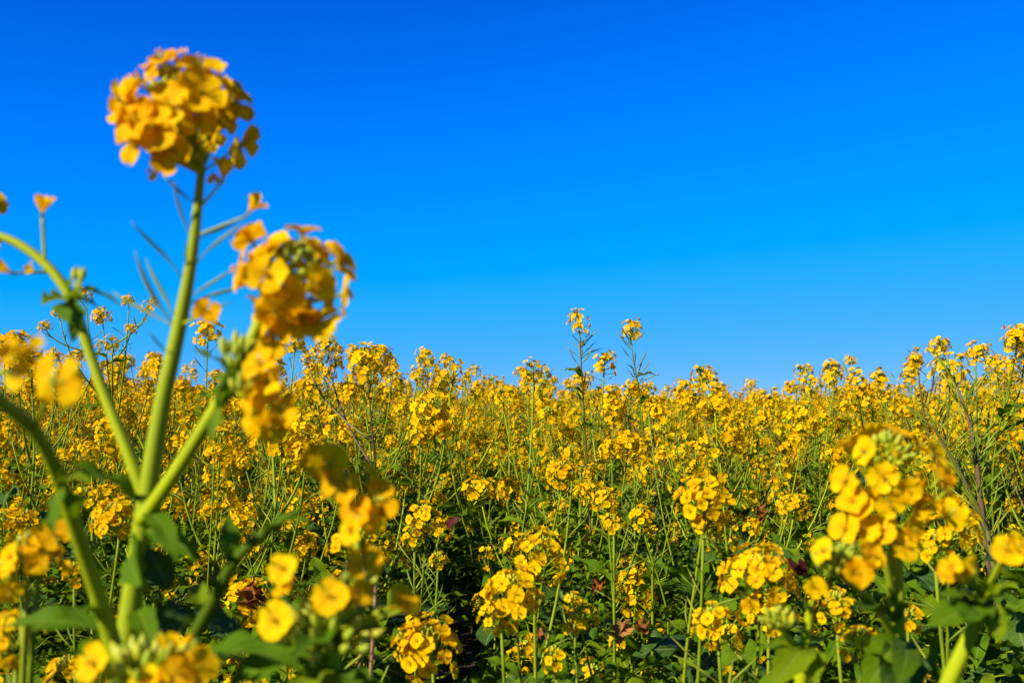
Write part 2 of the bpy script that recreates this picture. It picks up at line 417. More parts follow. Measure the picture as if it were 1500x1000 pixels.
def gen_plant(seed, H, nh, spread, leafy, podn, hs=.026, low=.72, dark=False):
    """-> stem MB, pods MB, heads [(variant, m4)], leaves [(kind, variant, m4)]"""
    rng = random.Random(seed); stem, pods, heads, leaves = MB(), MB(), [], []
    lean = Vector((rng.uniform(-.08, .08), rng.uniform(-.08, .08), 0)) * H
    main = catmull([(0, 0, -.03), lean * .2 + Vector((rng.uniform(-.025, .025), rng.uniform(-.025, .025), H * .35)), lean * .6 + Vector((rng.uniform(-.03, .03), rng.uniform(-.03, .03), H * .7)), lean + Vector((0, 0, H))], 4)
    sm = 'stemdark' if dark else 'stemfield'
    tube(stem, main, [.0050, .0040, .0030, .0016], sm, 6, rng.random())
    def at(h):
        zz = main[:, 2]
        return Vector([np.interp(h, zz, main[:, k]) for k in range(2)] + [h])
    def finish(path, s, np_):
        top, ax = Vector(path[-1]), Vector(path[-1] - path[-2]).normalized()
        heads.append((rng.randrange(len(HEAD)), mat4(top, frame(ax, rng.uniform(0, 6)), s)))
        L = np.cumsum(np.r_[0, np.linalg.norm(np.diff(path, axis=0), axis=1)])
        for i in range(np_):
            back = s * 1.1 + rng.uniform(.005, .16)
            l = max(0, L[-1] - back); q = Vector([np.interp(l, L, path[:, k]) for k in range(3)])
            az = rng.uniform(0, 6.28); d = Vector((math.cos(az), math.sin(az), rng.uniform(.5, 1.3)))
            pods.addmb(rng.choice(POD_LO), mat4(q, frame(d, rng.uniform(0, 6)), rng.uniform(.035, .062)), remap={MI['pod']: MI['stemdark']} if dark else None)
    finish(main, hs * rng.uniform(1.0, 1.4), podn)
    for i in range(nh - 1):
        h = H * rng.uniform(.30, .80); p0 = at(h); az = i * 2.4 + rng.uniform(-.5, .5)
        topz = H * rng.uniform(low, 1.0); topz = max(topz, h + .06)
        rise = topz - h; out = min(spread, rise * rng.uniform(.45, .9)) * rng.uniform(.6, 1.1)
        o = Vector((math.cos(az), math.sin(az), 0))
        path = bez(p0, p0 + o * out * .8 + Vector((0, 0, rise * .35)), p0 + o * out + Vector((0, 0, rise)))
        tube(stem, path, [.0032, .0024, .0014], sm if rng.random() < .8 else 'stem', 5, rng.random())
        finish(path, hs * rng.uniform(.45, 1.12), int(podn * rng.uniform(.3, 1.0)))
        lv = rng.uniform(.05, .095) * leafy
        dv = o * 1.0 + Vector((rng.uniform(-.3, .3), rng.uniform(-.3, .3), rng.uniform(-.1, .5)))
        leaves.append(('lance', rng.randrange(6), leaf_m(p0, dv, lv, rng)))
    for i in range(int(4 * leafy * leafy)):
        h = H * rng.uniform(.4, .85 if leafy > 1.2 else .7); az = i * 2.4 + rng.uniform(-.6, .6)
        leaves.append((rng.choice(('lance', 'small')), rng.randrange(6), leaf_m(at(h), Vector((math.cos(az), math.sin(az), rng.uniform(-.2, .9))), rng.uniform(.035, .08), rng)))
    for i in range(int(5 * leafy) + 1):
        h = H * rng.uniform(.06, .55); az = i * 2.4 + rng.uniform(-.4, .4)
        dv = Vector((math.cos(az), math.sin(az), rng.uniform(.0, .7)))
        leaves.append(('lyrate', rng.randrange(8), leaf_m(at(h), dv, rng.uniform(.11, .20) * leafy ** .5, rng)))
    return stem, pods, heads, leaves

def leaf_m(p, d, l, rng, w=1.0):
    y = Vector(d).normalized(); up = Vector((rng.uniform(-.25, .25), rng.uniform(-.25, .25), 1))
    x = y.cross(up).normalized(); z = x.cross(y)
    m = Matrix((x * w, y, z)).transposed()
    return mat4(p, m, l)

# three families: tall flowering, podded tall, short leafy
VAR = []
for i in range(8): VAR.append(gen_plant(100 + i, 1.0, 9 + i % 4, .28, 1.25, 9 + (i % 3) * 5, hs=.029, low=.60))
for i in range(3): VAR.append(gen_plant(200 + i, 1.0, 6, .22, .9, 16, hs=.023, low=.66, dark=(i != 2)))
for i in range(6): VAR.append(gen_plant(300 + i, .72, 3 + i % 3, .22, 1.9, 5, hs=.029, low=.62))
VARM = [(s.mesh('stem'), p.mesh('seed_pods'), h, l) for s, p, h, l in VAR]

def place_plant(i, x, y, rz, s, label, group):
    st, pd, hd, lf = VARM[i]
    t = empty('rapeseed_plant', (x, y, -.01)); t.rotation_euler = (0, 0, rz); t.scale = (s, s, s)
    tag(t, label, 'plant', group)
    link('stem', st, t)
    o = link('seed_pods', pd, t); o['kind'] = 'stuff'
    for k, m4 in hd: link('flower_head', HEAD_ME[k], t, m4)
    for kd, k, m4 in lf: link('leaf', LEAF_ME[kd][k], t, m4)
    return t

# ------------------------------------------------------------------ hero plants
class Hero:
    def __init__(self, label, base, group=None, seed=0):
        """base = (px, depth): where its stem meets the soil"""
        b = P(base[0], 900, base[1]); self.o = Vector((b.x, b.y, -.01))
        self.t = empty('rapeseed_plant', self.o); tag(self.t, label, 'plant', group)
        self.rng = random.Random(seed or hash(label) % 1000 if False else seed)
    def loc(self, p): return (p if isinstance(p, Vector) else P(*p)) - self.o
    def stem(self, pts, rad, mat='stem', ground=False, per=6, ns=8):
        q = [self.loc(p) for p in pts]
        path = catmull(q, per) if len(q) > 1 else np.array([q[0]])
        if ground:
            t0 = Vector(path[1] - path[0]).normalized() if len(q) > 1 else Vector((0, 0, 1))
            gnd = bez((0, 0, -.02), q[0] - t0 * q[0].length * .5, q[0], 12)
            path = np.concatenate([gnd[:-1], path]); rad = [rad[0] * 1.15] * max(1, round(len(rad) * 11 / max(len(path) - 11, 2))) + list(rad)
        mb = MB(); tube(mb, path, rad, mat, ns, self.rng.random() * .5, ridge=.05)
        link('stem' if ground else 'branch', mb.mesh('stem'), self.t)
        return path
    def flower(self, p, nrm, s=.0100, v=None, parent=None, wilt=False):
        me = (WILT_ME if wilt else FLOWER_ME)[self.rng.randrange(3 if wilt else 6) if v is None else v]
        return link('wilted_flower' if wilt else 'flower', me, parent or self.t, mat4(self.loc(p), frame(nrm, self.rng.uniform(0, 6)), s))
    def ped(self, a, b, r=.0007, sag=.0):
        a, b = self.loc(a), self.loc(b); mb = MB()
        tube(mb, catmull([a, (a + b) / 2 + Vector((0, 0, -sag)), b], 3), [r * 1.2, r], 'stem', 5)
        link('pedicel', mb.mesh('pedicel'), self.t)
    def head(self, c, axis=(0, 0, 1), rad=.03, nf=24, buds=16, fs=.0098, th0=18, th1=112, elong=0, bs=1.0, squash=.8):
        rng = self.rng; c = self.loc(c); A = frame(axis); ax = A.col[2].copy(); mb = MB()
        spots = []
        for i in range(nf):
            t = (i + .5) / nf; th = R(th0 + t * (th1 - th0) + rng.uniform(-8, 8)); az = i * 2.39996 + rng.uniform(-.3, .3)
            d = A @ Vector((math.sin(th) * math.cos(az), math.sin(th) * math.sin(az), math.cos(th)))
            rr = rad * rng.uniform(.66, 1.14)
            p = c + d * rr - ax * (d.dot(ax) * rr * (1 - squash)) - ax * elong * t * t
            q = c - ax * (rad * (.75 - .5 * math.cos(th)) + elong * t * t * 1.1)
            tube(mb, catmull([q, (p + q) / 2 + ax * -.1 * rad, p], 3), [.0008, .0007], 'stem', 4)
            spots.append((p, d + ax * rng.uniform(-.05, .55) + Vector([rng.uniform(-.25, .25) for _ in range(3)])))
        tube(mb, [c - ax * rad * 1.1, c - ax * rad * .4, c + ax * rad * .45], [.0018, .0016, .001], 'stem', 6)
        h = link('flower_head', mb.mesh('flower_head'), self.t)
        bm = MB()
        buds, bs = int(buds * 1.6), bs * .75
        for i in range(buds):
            an, r = i * 2.4, .0026 * math.sqrt(i) * bs
            lv = Vector((math.cos(an) * r, math.sin(an) * r, rad * .62 - r * .35 - (.004 if i > 8 else 0)))
            bud_mb(bm, c + A @ lv, A @ Vector((math.cos(an) * r * 90, math.sin(an) * r * 90, 1)), .0075 * bs, .0021 * bs, rng.random())
        if buds: link('buds', bm.mesh('buds'), h)
        for p, n in spots:
            link('flower', FLOWER_ME[rng.randrange(6)], h, mat4(p, frame(n, rng.uniform(0, 6)), fs * rng.uniform(.85, 1.1)))
        return h
    def buds(self, c, n=14, bs=1.3, axis=(0, 0, 1), yellow=0.0):
        n, bs = int(n * 1.7), bs * .72
        c = self.loc(c); A = frame(axis); bm = MB(); rng = self.rng
        for i in range(n):
            an, r = i * 2.4, .0028 * math.sqrt(i) * bs
            bud_mb(bm, c + A @ Vector((math.cos(an) * r, math.sin(an) * r, -r * .5)), A @ Vector((math.cos(an) * r * 70, math.sin(an) * r * 70, 1)), .0095 * bs * rng.uniform(.7, 1.15), .0021 * bs, rng.random(), 'petal' if rng.random() < yellow else 'bud')
            tube(bm, [c + A @ Vector((math.cos(an) * r, math.sin(an) * r, -r * .5)), c - (A @ Vector((0, 0, .012 * bs)))], [.0007, .0008], 'stem', 3)
        link('buds', bm.mesh('buds'), self.t)
    def leaf(self, a, b, kind='lance', w=1.0, up=(0, -.4, 1), v=None):
        a, b = self.loc(a), self.loc(b); y = (b - a); L = y.length; y.normalize()
        x = y.cross(Vector(up)).normalized(); z = x.cross(y); k = self.rng.randrange(len(LEAF[kind])) if v is None else v
        o = link('withered_leaf' if kind == 'withered' else 'leaf', LEAF_ME[kind][k], self.t, mat4(a, Matrix((x * w, y, z)).transposed(), L * 1.1))
        if kind == 'withered': o['label'] = 'withered rust brown curled leaf'
        return o
    def pod(self, a, b):
        a, b = self.loc(a), self.loc(b); d = b - a
        link('pod', POD_ME[self.rng.randrange(4)], self.t, mat4(a, frame(d, self.rng.uniform(0, 6)), d.length))
    def podrun(self, path, n, l0, l1, ln=(.035, .06), lo=.4, hi=1.2):
        rng = self.rng; L = np.cumsum(np.r_[0, np.linalg.norm(np.diff(path, axis=0), axis=1)])
        for i in range(n):
            l = L[-1] - rng.uniform(l0, l1)
            if l < 0: continue
            q = Vector([np.interp(l, L, path[:, k]) for k in range(3)]); az = i * 2.4 + rng.uniform(-.4, .4)
            d = Vector((math.cos(az), math.sin(az), rng.uniform(lo, hi)))
            link('pod', POD_ME[rng.randrange(4)], self.t, mat4(q, frame(d, rng.uniform(0, 6)), rng.uniform(*ln)))
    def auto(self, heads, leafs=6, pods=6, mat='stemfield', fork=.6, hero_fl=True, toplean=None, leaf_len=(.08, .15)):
        """heads = [(px, py, depth, radius px, nf, axis)]; first on the main stem, the others branch from it"""
        rng = self.rng; main = None
        for i, (px, py, d, rpx, nf, ax) in enumerate(heads):
            top = self.loc((px, py, d)); rad = rpx * d / FPX; axv = Vector(ax).normalized()
            end = top - axv * rad * .9
            if i == 0:
                q = [Vector((0, 0, -.02)), Vector((end.x * .15 + rng.uniform(-.05, .05), end.y * .15 + rng.uniform(-.03, .03), end.z * .4)), Vector((end.x * .6 + rng.uniform(-.045, .045), end.y * .6 + rng.uniform(-.02, .02), end.z * .75)), end]
                main = catmull(q, 6); mb = MB(); tube(mb, main, [.0032, .0026, .0021, .0014], mat, 7, rng.random()); link('stem', mb.mesh('stem'), self.t); pth = main
            else:
                hz = min(end.z - .05, heads_z * rng.uniform(fork - .12, fork + .12))
                p0 = Vector([np.interp(hz, main[:, 2], main[:, k]) for k in range(2)] + [hz])
                pth = bez(p0, p0 + (end - p0) * .5 + Vector(((end - p0).x * .35, (end - p0).y * .35, -.01)), end, 9)
                mb = MB(); tube(mb, pth, [.0028, .0024, .0015], mat, 6, rng.random()); link('branch', mb.mesh('branch'), self.t)
                dv = Vector((end.x - p0.x, end.y - p0.y, .02)) + Vector((rng.uniform(-.03, .03), rng.uniform(-.03, .03), 0))
                link('leaf', LEAF_ME['lance'][rng.randrange(6)], self.t, leaf_m(p0, dv, rng.uniform(.06, .1), rng))
            if i == 0: heads_z = end.z
            if nf:
                if hero_fl: self.head(P(px, py, d), ax, rad, nf, 10, fs=max(.0065, min(.0098, rad * .32)), elong=rad * rng.uniform(0, .5))
                else: link('flower_head', HEAD_ME[rng.choice((0, 1, 2, 5, 7, 8, 9))], self.t, mat4(top, frame(ax, rng.uniform(0, 6)), rad))
            self.podrun(pth, pods, rad, rad + .14, (.03, .055))
        for i in range(int(leafs * 1.8)):
            h = heads_z * rng.uniform(.15, .93); az = i * 2.4 + rng.uniform(-.4, .4)
            p = Vector([np.interp(h, main[:, 2], main[:, k]) for k in range(2)] + [h])
            kd = 'lyrate' if h < heads_z * .6 else 'lance'
            link('leaf', LEAF_ME[kd][rng.randrange(len(LEAF[kd]))], self.t, leaf_m(p, (math.cos(az), math.sin(az), rng.uniform(-.1, .6)), rng.uniform(*leaf_len) * (1 if kd == 'lyrate' else .55), rng))
        return main

# --- A: the tall plant close to the lens
a = Hero('tallest close rapeseed plant, thick yellow-green stem forking, large flower head against blue sky', (180, .50), seed=1)
a.stem([(186, 935, .460), (193, 880, .462), (212, 750, .466), (236, 600, .470), (262, 480, .472), (282, 370, .472), (297, 228, .472)], [.0052, .0050, .0046, .0043, .0039, .0036, .0030, .0024, .0018], ground=True, ns=12)
a.stem([(206, 765, .464), (258, 690, .452), (302, 620, .446), (345, 545, .444), (383, 465, .452), (405, 425, .460)], [.0034, .0030, .0027, .0025, .0018], ns=10)
a.stem([(212, 730, .466), (186, 660, .470), (150, 570, .476), (116, 470, .480), (97, 425, .482), (70, 390, .484), (35, 362, .486), (0, 346, .488), (-45, 338, .49)], [.0029, .0027, .0025, .0025, .0022, .0020, .0017], ns=10)
a.head(P(262, 150, .474), (-.22, -.45, .85), .0225, 13, 18, fs=.0112, th0=62, th1=130, squash=.95)
for (px, py, n) in ((343, 150, (.6, .4, .6)), (352, 212, (.55, .6, -.1)), (302, 192, (.15, .7, -.15)), (318, 172, (.3, .7, .2)),
                    (182, 150, (-.7, -.6, .3)), (205, 178, (-.45, -.85, .2)), (192, 205, (-.7, -.6, -.2)), (250, 158, (-.2, -.9, .3)), (212, 122, (-.6, -.6, .5)), (240, 92, (-.3, -.4, .85)), (292, 100, (.25, -.5, .8)),
                    (295, 140, (.35, -.8, .4)), (252, 215, (-.3, -.7, -.4)), (282, 212, (0, .6, -.4)), (232, 186, (-.2, -.9, 0))):
    dp = .474 + .025 * n[1] / Vector(n).length
    a.flower((px, py, dp), n, .0124, v=(5, 0, 5, 1)[(px + py) % 4])
    a.ped((294, 255, .471), (px, py, dp + .001), .0006)
a.head(P(424, 405, .458), (.30, -.62, .7), .0225, 18, 20, fs=.0100, th0=48, th1=122, squash=.95)
for (px, py, n) in ((400, 365, (-.5, -.6, .7)), (375, 395, (-.8, -.6, .3)), (398, 462, (-.7, -.7, 0)), (440, 462, (-.1, .7, -.4)), (468, 470, (.3, .6, -.4)), (495, 390, (.7, -.2, .5)), (500, 432, (.8, .2, 0)), (402, 492, (-.4, -.8, -.3))):
    a.flower((px, py, .452), n, .0108); a.ped((388, 460, .452), (px, py, .452), .0007)
# drooping side cluster by the right fork
for (px, py, n) in ((392, 560, (-.3, -.8, .5)), (400, 588, (.5, -.7, .1)), (378, 610, (-.6, -.8, -.1)), (392, 622, (.2, -.7, -.6)), (410, 600, (.6, .5, -.3)), (372, 578, (-.7, -.5, .2)), (384, 535, (-.4, -.6, .5))):
    a.flower((px, py, .428), n, .0088); a.ped((350, 560, .44), (px, py, .428), .0007)
a.stem([(338, 565, .444), (362, 556, .436), (388, 572, .430)], [.0018, .0012])
a.buds((345, 512, .438), 5, 1.2); a.buds((368, 560, .432), 8, 1.1)
a.leaf((340, 545, .442), (288, 505, .435), w=.8); a.leaf((345, 540, .444), (325, 580, .43), 'small', 1.3, (-.5, -.7, .4)); a.leaf((345, 525, .444), (370, 565, .43), 'small', 1.2, (.5, -.7, .3)); a.leaf((345, 540, .444), (338, 592, .43), w=1.5, up=(.6, -.6, .2)); a.leaf((345, 545, .444), (372, 505, .46), w=1.1)
a.leaf((300, 622, .446), (284, 580, .45), w=.7, up=(-1, -.5, .2)); a.leaf((345, 548, .443), (300, 640, .42), w=.6, up=(-.6, -.8, .3))
# node on the left branch
a.leaf((100, 430, .482), (172, 424, .475), w=.7); a.leaf((98, 425, .482), (112, 388, .478), w=.9, up=(-.5, -1, .3)); a.leaf((105, 440, .482), (72, 430, .46), 'small', 1.2); a.leaf((106, 432, .482), (100, 470, .465), 'small', 1.3, (-.3, -.8, .3)); a.leaf((108, 445, .482), (118, 490, .47), w=1.4, up=(.7, -.7, .2)); a.leaf((104, 440, .482), (140, 440, .5), w=1.3)
a.buds((116, 408, .478), 2, 1.0, (.1, 0, 1))
a.ped((66, 386, .484), (62, 318, .482), .0008); a.flower((62, 316, .482), (0, -.1, 1), .0100, 0, wilt=True)
a.ped((72, 398, .484), (20, 400, .47), .0007); a.flower((18, 400, .47), (-.8, -.2, .3), .0100, 1, wilt=True); a.flower((52, 398, .47), (-.4, -.8, .3), .006, 2, wilt=True)
a.head(P(-62, 330, .49), (-1, 0, .3), .02, 10, 10, th0=30)
# pods and spent flowers on the main stem
for p0, p1 in (((281, 352, .472), (236, 268, .462)), ((268, 408, .472), (196, 326, .466)), ((258, 478, .472), (172, 388, .460)), ((259, 470, .472), (210, 384, .484)), ((274, 405, .472), (263, 345, .462)), ((255, 478, .471), (165, 436, .478)), ((287, 386, .472), (352, 324, .465)), ((290, 352, .472), (346, 322, .482)), ((270, 440, .472), (346, 396, .468)), ((268, 450, .472), (362, 412, .480)), ((252, 520, .471), (212, 490, .455)), ((292, 300, .472), (232, 258, .480)), ((262, 470, .472), (335, 440, .485))):
    a.pod(p0, p1)
a.ped((288, 345, .472), (362, 316, .468)); a.flower((364, 312, .468), (.4, -.2, .9), .0095, 1, wilt=True)
a.ped((296, 300, .472), (322, 270, .466)); a.flower((326, 266, .466), (.2, -.5, .8), .0110, 0, wilt=True); a.flower((312, 252, .474), (.2, -.5, -.8), .006, 2, wilt=True)
a.ped((262, 478, .472), (300, 458, .462)); a.flower((302, 458, .462), (.3, -.8, .3), .0070, 3)
a.flower((232, 250, .472), (-.4, -.5, -.8), .0055, 1, wilt=True)
# leaves round the fork
a.leaf((212, 745, .464), (270, 790, .44), w=1.0); a.leaf((214, 775, .463), (292, 800, .452), 'lance', 1.2, (.2, -.9, .5)); a.leaf((206, 735, .466), (112, 668, .45), w=.9)
a.leaf((202, 800, .462), (182, 830, .43), w=1.8, up=(-.6, -.9, .1)); a.leaf((210, 790, .464), (246, 858, .458), 'lyrate', .7, (.5, -.8, .3)); a.leaf((200, 890, .462), (226, 930, .44), w=1.3, up=(.4, -.9, .2))
a.leaf((192, 940, .46), (18, 888, .45), 'lance', .8); a.leaf((196, 960, .46), (120, 950, .43), 'lyrate', .7); a.leaf((190, 930, .46), (330, 905, .47), 'lyrate', .8); a.leaf((188, 1000, .46), (90, 1060, .45), 'lyrate', 1); a.leaf((188, 1000, .46), (260, 1080, .45), 'lyrate', 1)

# --- B: bent branch at the far left, very near
b = Hero('bent blurred rapeseed stem at the left edge with small leaves at its joint', (160, .44), seed=2)
b.stem([(170, 960, .432), (150, 890, .425), (108, 765, .405), (86, 700, .392), (52, 632, .375), (0, 586, .36), (-60, 548, .35)], [.0040, .0036, .0032, .0029, .0026, .0024, .0022], ground=True, ns=10)
b.leaf((88, 705, .39), (120, 655, .385), w=.9); b.leaf((88, 705, .39), (130, 690, .38), w=1.0); b.leaf((92, 715, .39), (75, 770, .38), w=1.5, up=(-.5, -.8, .2)); b.leaf((96, 720, .39), (125, 760, .40), w=1.3, up=(.5, -.8, .2)); b.leaf((150, 890, .425), (60, 905, .40), 'lance', 1.1)
b.flower((78, 556, .34), (.3, .8, .1), .0105); b.ped((50, 630, .374), (78, 560, .34))
for px, py, n in ((15, 520, (-.4, -.7, .5)), (48, 512, (-.7, .2, .6)), (-15, 510, (-.3, -.8, .5)), (20, 545, (.2, .6, -.3))): b.flower((px, py, .30), n, .0052); b.ped((-40, 545, .34), (px, py, .30))

# --- C: low clusters at the left edge
cH = Hero('blurred yellow rapeseed cluster at the lower left edge beside the thick stems', (40, .62), seed=3)
main = cH.auto([(48, 812, .50, 34, 9, (-.2, -.3, 1)), (18, 848, .50, 32, 9, (-.5, -.4, .7)), (8, 940, .55, 46, 16, (-.3, -.3, 1))], 5, 2, fork=.8)
cH.flower((80, 783, .49), (.3, -.8, .3), .0085); cH.ped((52, 830, .50), (80, 783, .49)); cH.flower((88, 825, .50), (.6, .5, .1), .0085); cH.ped((52, 830, .50), (88, 825, .50))

# --- D: bud cluster at the bottom left and the dark arching shoot
dH = Hero('budding rapeseed plant at the bottom left edge with pale buds and two orange flowers', (210, .46), seed=4)
dH.stem([(208, 1010, .40)], [.0045, .003, .0025], ground=True)
dH.buds((205, 968, .40), 26, 1.7, (0, -.3, 1), .12)
for px, py, n in ((139, 972, (-.3, -.8, .4)), (262, 985, (.2, -.9, .2)), (288, 978, (.6, -.5, .4)), (222, 1002, (0, -.9, .3)), (246, 940, (.3, -.4, .9))): dH.flower((px, py, .39), n, .0085 if py != 940 else .005); dH.ped((208, 1010, .40), (px, py, .39))
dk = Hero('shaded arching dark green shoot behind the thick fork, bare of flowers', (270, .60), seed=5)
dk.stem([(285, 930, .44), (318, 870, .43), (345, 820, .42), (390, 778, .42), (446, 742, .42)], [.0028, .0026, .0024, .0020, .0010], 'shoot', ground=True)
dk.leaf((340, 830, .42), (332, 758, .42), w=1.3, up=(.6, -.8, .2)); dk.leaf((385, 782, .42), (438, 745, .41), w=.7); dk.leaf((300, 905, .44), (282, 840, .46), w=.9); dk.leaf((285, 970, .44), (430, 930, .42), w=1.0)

# --- F: blurred plant bottom centre
fH = Hero('blurred rapeseed plant at the bottom centre, separate round yellow flowers round green buds', (490, .50), seed=6)
fH.stem([(487, 985, .44), (484, 905, .435)], [.0045, .0035, .003, .002], ground=True)
fH.buds((484, 900, .43), 22, 1.6, (0, -.3, 1)); fH.buds((520, 850, .44), 8, 1.2)
for px, py, n, s in ((414, 832, (-.2, -.9, .4), .0072), (404, 908, (-.3, -.9, .3), .0090), (420, 862, (-.4, -.5, .6), .0060), (483, 874, (0, -.9, .45), .0085), (536, 824, (.1, -.9, .45), .0080), (585, 884, (.5, -.5, .6), .0085), (530, 868, (.4, -.6, .4), .006), (600, 890, (.7, -.2, .7), .007)):
    fH.flower((px, py, .42), n, s); fH.ped((486, 925, .43), (px, py, .421))
fH.stem([(488, 935, .436), (520, 850, .46), (522, 780, .47), (505, 690, .47)], [.002, .0015])
for px, py, n, s in ((502, 708, (-.2, -.9, .2), .0095), (522, 748, (-.3, -.8, .1), .0085), (482, 680, (-.3, .7, .3), .0105), (462, 675, (-.5, .5, .4), .0085), (552, 730, (.5, .7, 0), .0105), (535, 760, (.4, .7, .1), .0090), (540, 695, (.6, .4, .2), .007), (518, 778, (-.4, -.7, .1), .007)):
    fH.flower((px, py, .455), n, s); fH.ped((518, 770, .47), (px, py, .456))
for bp, tp in (((486, 930, .44), (420, 890, .43)), ((486, 940, .44), (555, 905, .44)), ((488, 960, .44), (330, 975, .42)), ((488, 975, .44), (420, 1010, .41)), ((488, 985, .44), (560, 1000, .42)), ((486, 925, .44), (455, 930, .40))): fH.leaf(bp, tp, w=1.1)

# --- H: right foreground plant
h = Hero('sharp large flower head with green buds on a stout stem, right foreground', (1318, .66), seed=7)
h.stem([(1314, 985, .575), (1313, 890, .575), (1310, 800, .575), (1300, 730, .575)], [.0055, .0048, .0042, .0036, .0026], ground=True, ns=10)
h.head(P(1296, 682, .57), (-.05, -.60, .85), .0270, 19, 15, fs=.0094, th0=46, th1=118, elong=.006, bs=1.15, squash=.9)
for px, py, n, s in ((1290, 775, (-.3, -.8, .3), .0092), (1258, 740, (-.6, -.6, .4), .0095), (1240, 775, (-.7, -.6, .3), .0095), (1325, 800, (.2, -.8, .3), .0092), (1370, 745, (.6, -.4, .5), .0095), (1395, 750, (.7, .4, .2), .0100), (1345, 742, (.2, -.8, .3), .0085), (1335, 775, (.3, -.8, .2), .008), (1250, 735, (-.5, -.7, .4), .009), (1262, 775, (-.2, -.9, .3), .0095), (1385, 720, (.6, -.3, .5), .0095), (1375, 700, (.7, .1, .5), .009)):
    h.flower((px, py, .555), n, s); h.ped((1306, 790, .573), (px, py, .556), .0008)
h.stem([(1308, 875, .572), (1295, 815, .560), (1277, 782, .556)], [.0024, .0015])
h.stem([(1310, 930, .575), (1276, 880, .55), (1240, 850, .535), (1228, 830, .53)], [.0022, .0018, .0014])
h.buds((1226, 820, .528), 12, 1.1, (-.2, -.4, 1)); h.buds((1236, 806, .533), 5, 1.0, (-.1, -.3, 1))
for px, py, n, s in ((1252, 840, (.2, -.9, .3), .0092), (1266, 812, (.5, -.7, .4), .0085), (1208, 808, (-.7, -.4, .5), .0075), (1275, 815, (.4, -.7, .3), .008)): h.flower((px, py, .52), n, s); h.ped((1232, 845, .53), (px, py, .521))
h.leaf((1312, 905, .575), (1262, 875, .53), w=.9); h.leaf((1314, 940, .575), (1322, 1010, .54), 'lyrate', 1.1, (0, -.9, .5)); h.leaf((1314, 930, .575), (1350, 985, .53), 'lance', 1.5, (.3, -.9, .5)); h.leaf((1314, 930, .575), (1285, 1000, .54), 'lance', 1.5, (-.3, -.8, .5)); h.leaf((1312, 925, .574), (1330, 870, .56), w=.8); h.leaf((1314, 960, .575), (1400, 1010, .58), 'lyrate', 1)
r2 = Hero('budded rapeseed shoot at the lower right corner, leaf cluster under one lone yellow flower', (1390, .55), seed=8)
r2.stem([(1395, 985, .50), (1432, 905, .495), (1440, 880, .49)], [.0040, .0036, .0032, .0022], ground=True, ns=10)
for bp, tp, w in (((1438, 884, .486), (1402, 905, .462), 2.4), ((1441, 884, .486), (1478, 925, .465), 2.2), ((1438, 882, .488), (1400, 862, .47), 1.8), ((1442, 878, .488), (1490, 868, .475), 1.8), ((1440, 885, .49), (1408, 850, .48), 1.4), ((1440, 880, .49), (1480, 845, .48), 1.2), ((1440, 885, .49), (1452, 830, .49), 1.2), ((1440, 890, .49), (1482, 905, .47), 1.5), ((1438, 888, .49), (1418, 898, .46), 1.6), ((1432, 905, .495), (1500, 890, .5), 1.1)): r2.leaf(bp, tp, w=w)
r2.stem([(1440, 880, .49), (1460, 835, .485), (1476, 815, .48)], [.0016, .001])
for px, py, n, s in ((1474, 806, (-.1, -.9, .4), .0080), (1490, 800, (.4, -.6, .5), .0075), (1428, 838, (-.4, .7, .2), .0085), (1395, 828, (-.5, -.7, .2), .0055), (1388, 838, (-.7, -.4, -.2), .0055)): r2.flower((px, py, .478), n, s); r2.ped((1442, 865, .488), (px, py, .479))
i1 = Hero('pale green budding shoot with broad leaves and one orange flower, below the right flower head', (1175, .70), seed=9)
i1.stem([(1172, 1000, .58), (1180, 940, .575), (1188, 885, .57)], [.0045, .0036, .0028, .0018], ground=True)
i1.buds((1140, 900, .56), 11, 1.0, (-.2, -.3, 1)); i1.stem([(1176, 960, .577), (1150, 930, .565), (1140, 908, .56)], [.002, .0014])
i1.flower((1193, 860, .57), (0, -.9, .2), .0072); i1.ped((1188, 890, .57), (1193, 862, .571))
for bp, tp, w in (((1180, 950, .575), (1128, 940, .56), 1.3), ((1180, 945, .575), (1150, 985, .54), 1.5), ((1182, 945, .575), (1205, 985, .55), 1.5), ((1182, 940, .575), (1215, 930, .58), 1.3), ((1186, 900, .57), (1175, 870, .56), .9), ((1172, 990, .58), (1090, 1010, .58), 1.1)): i1.leaf(bp, tp, w=w)

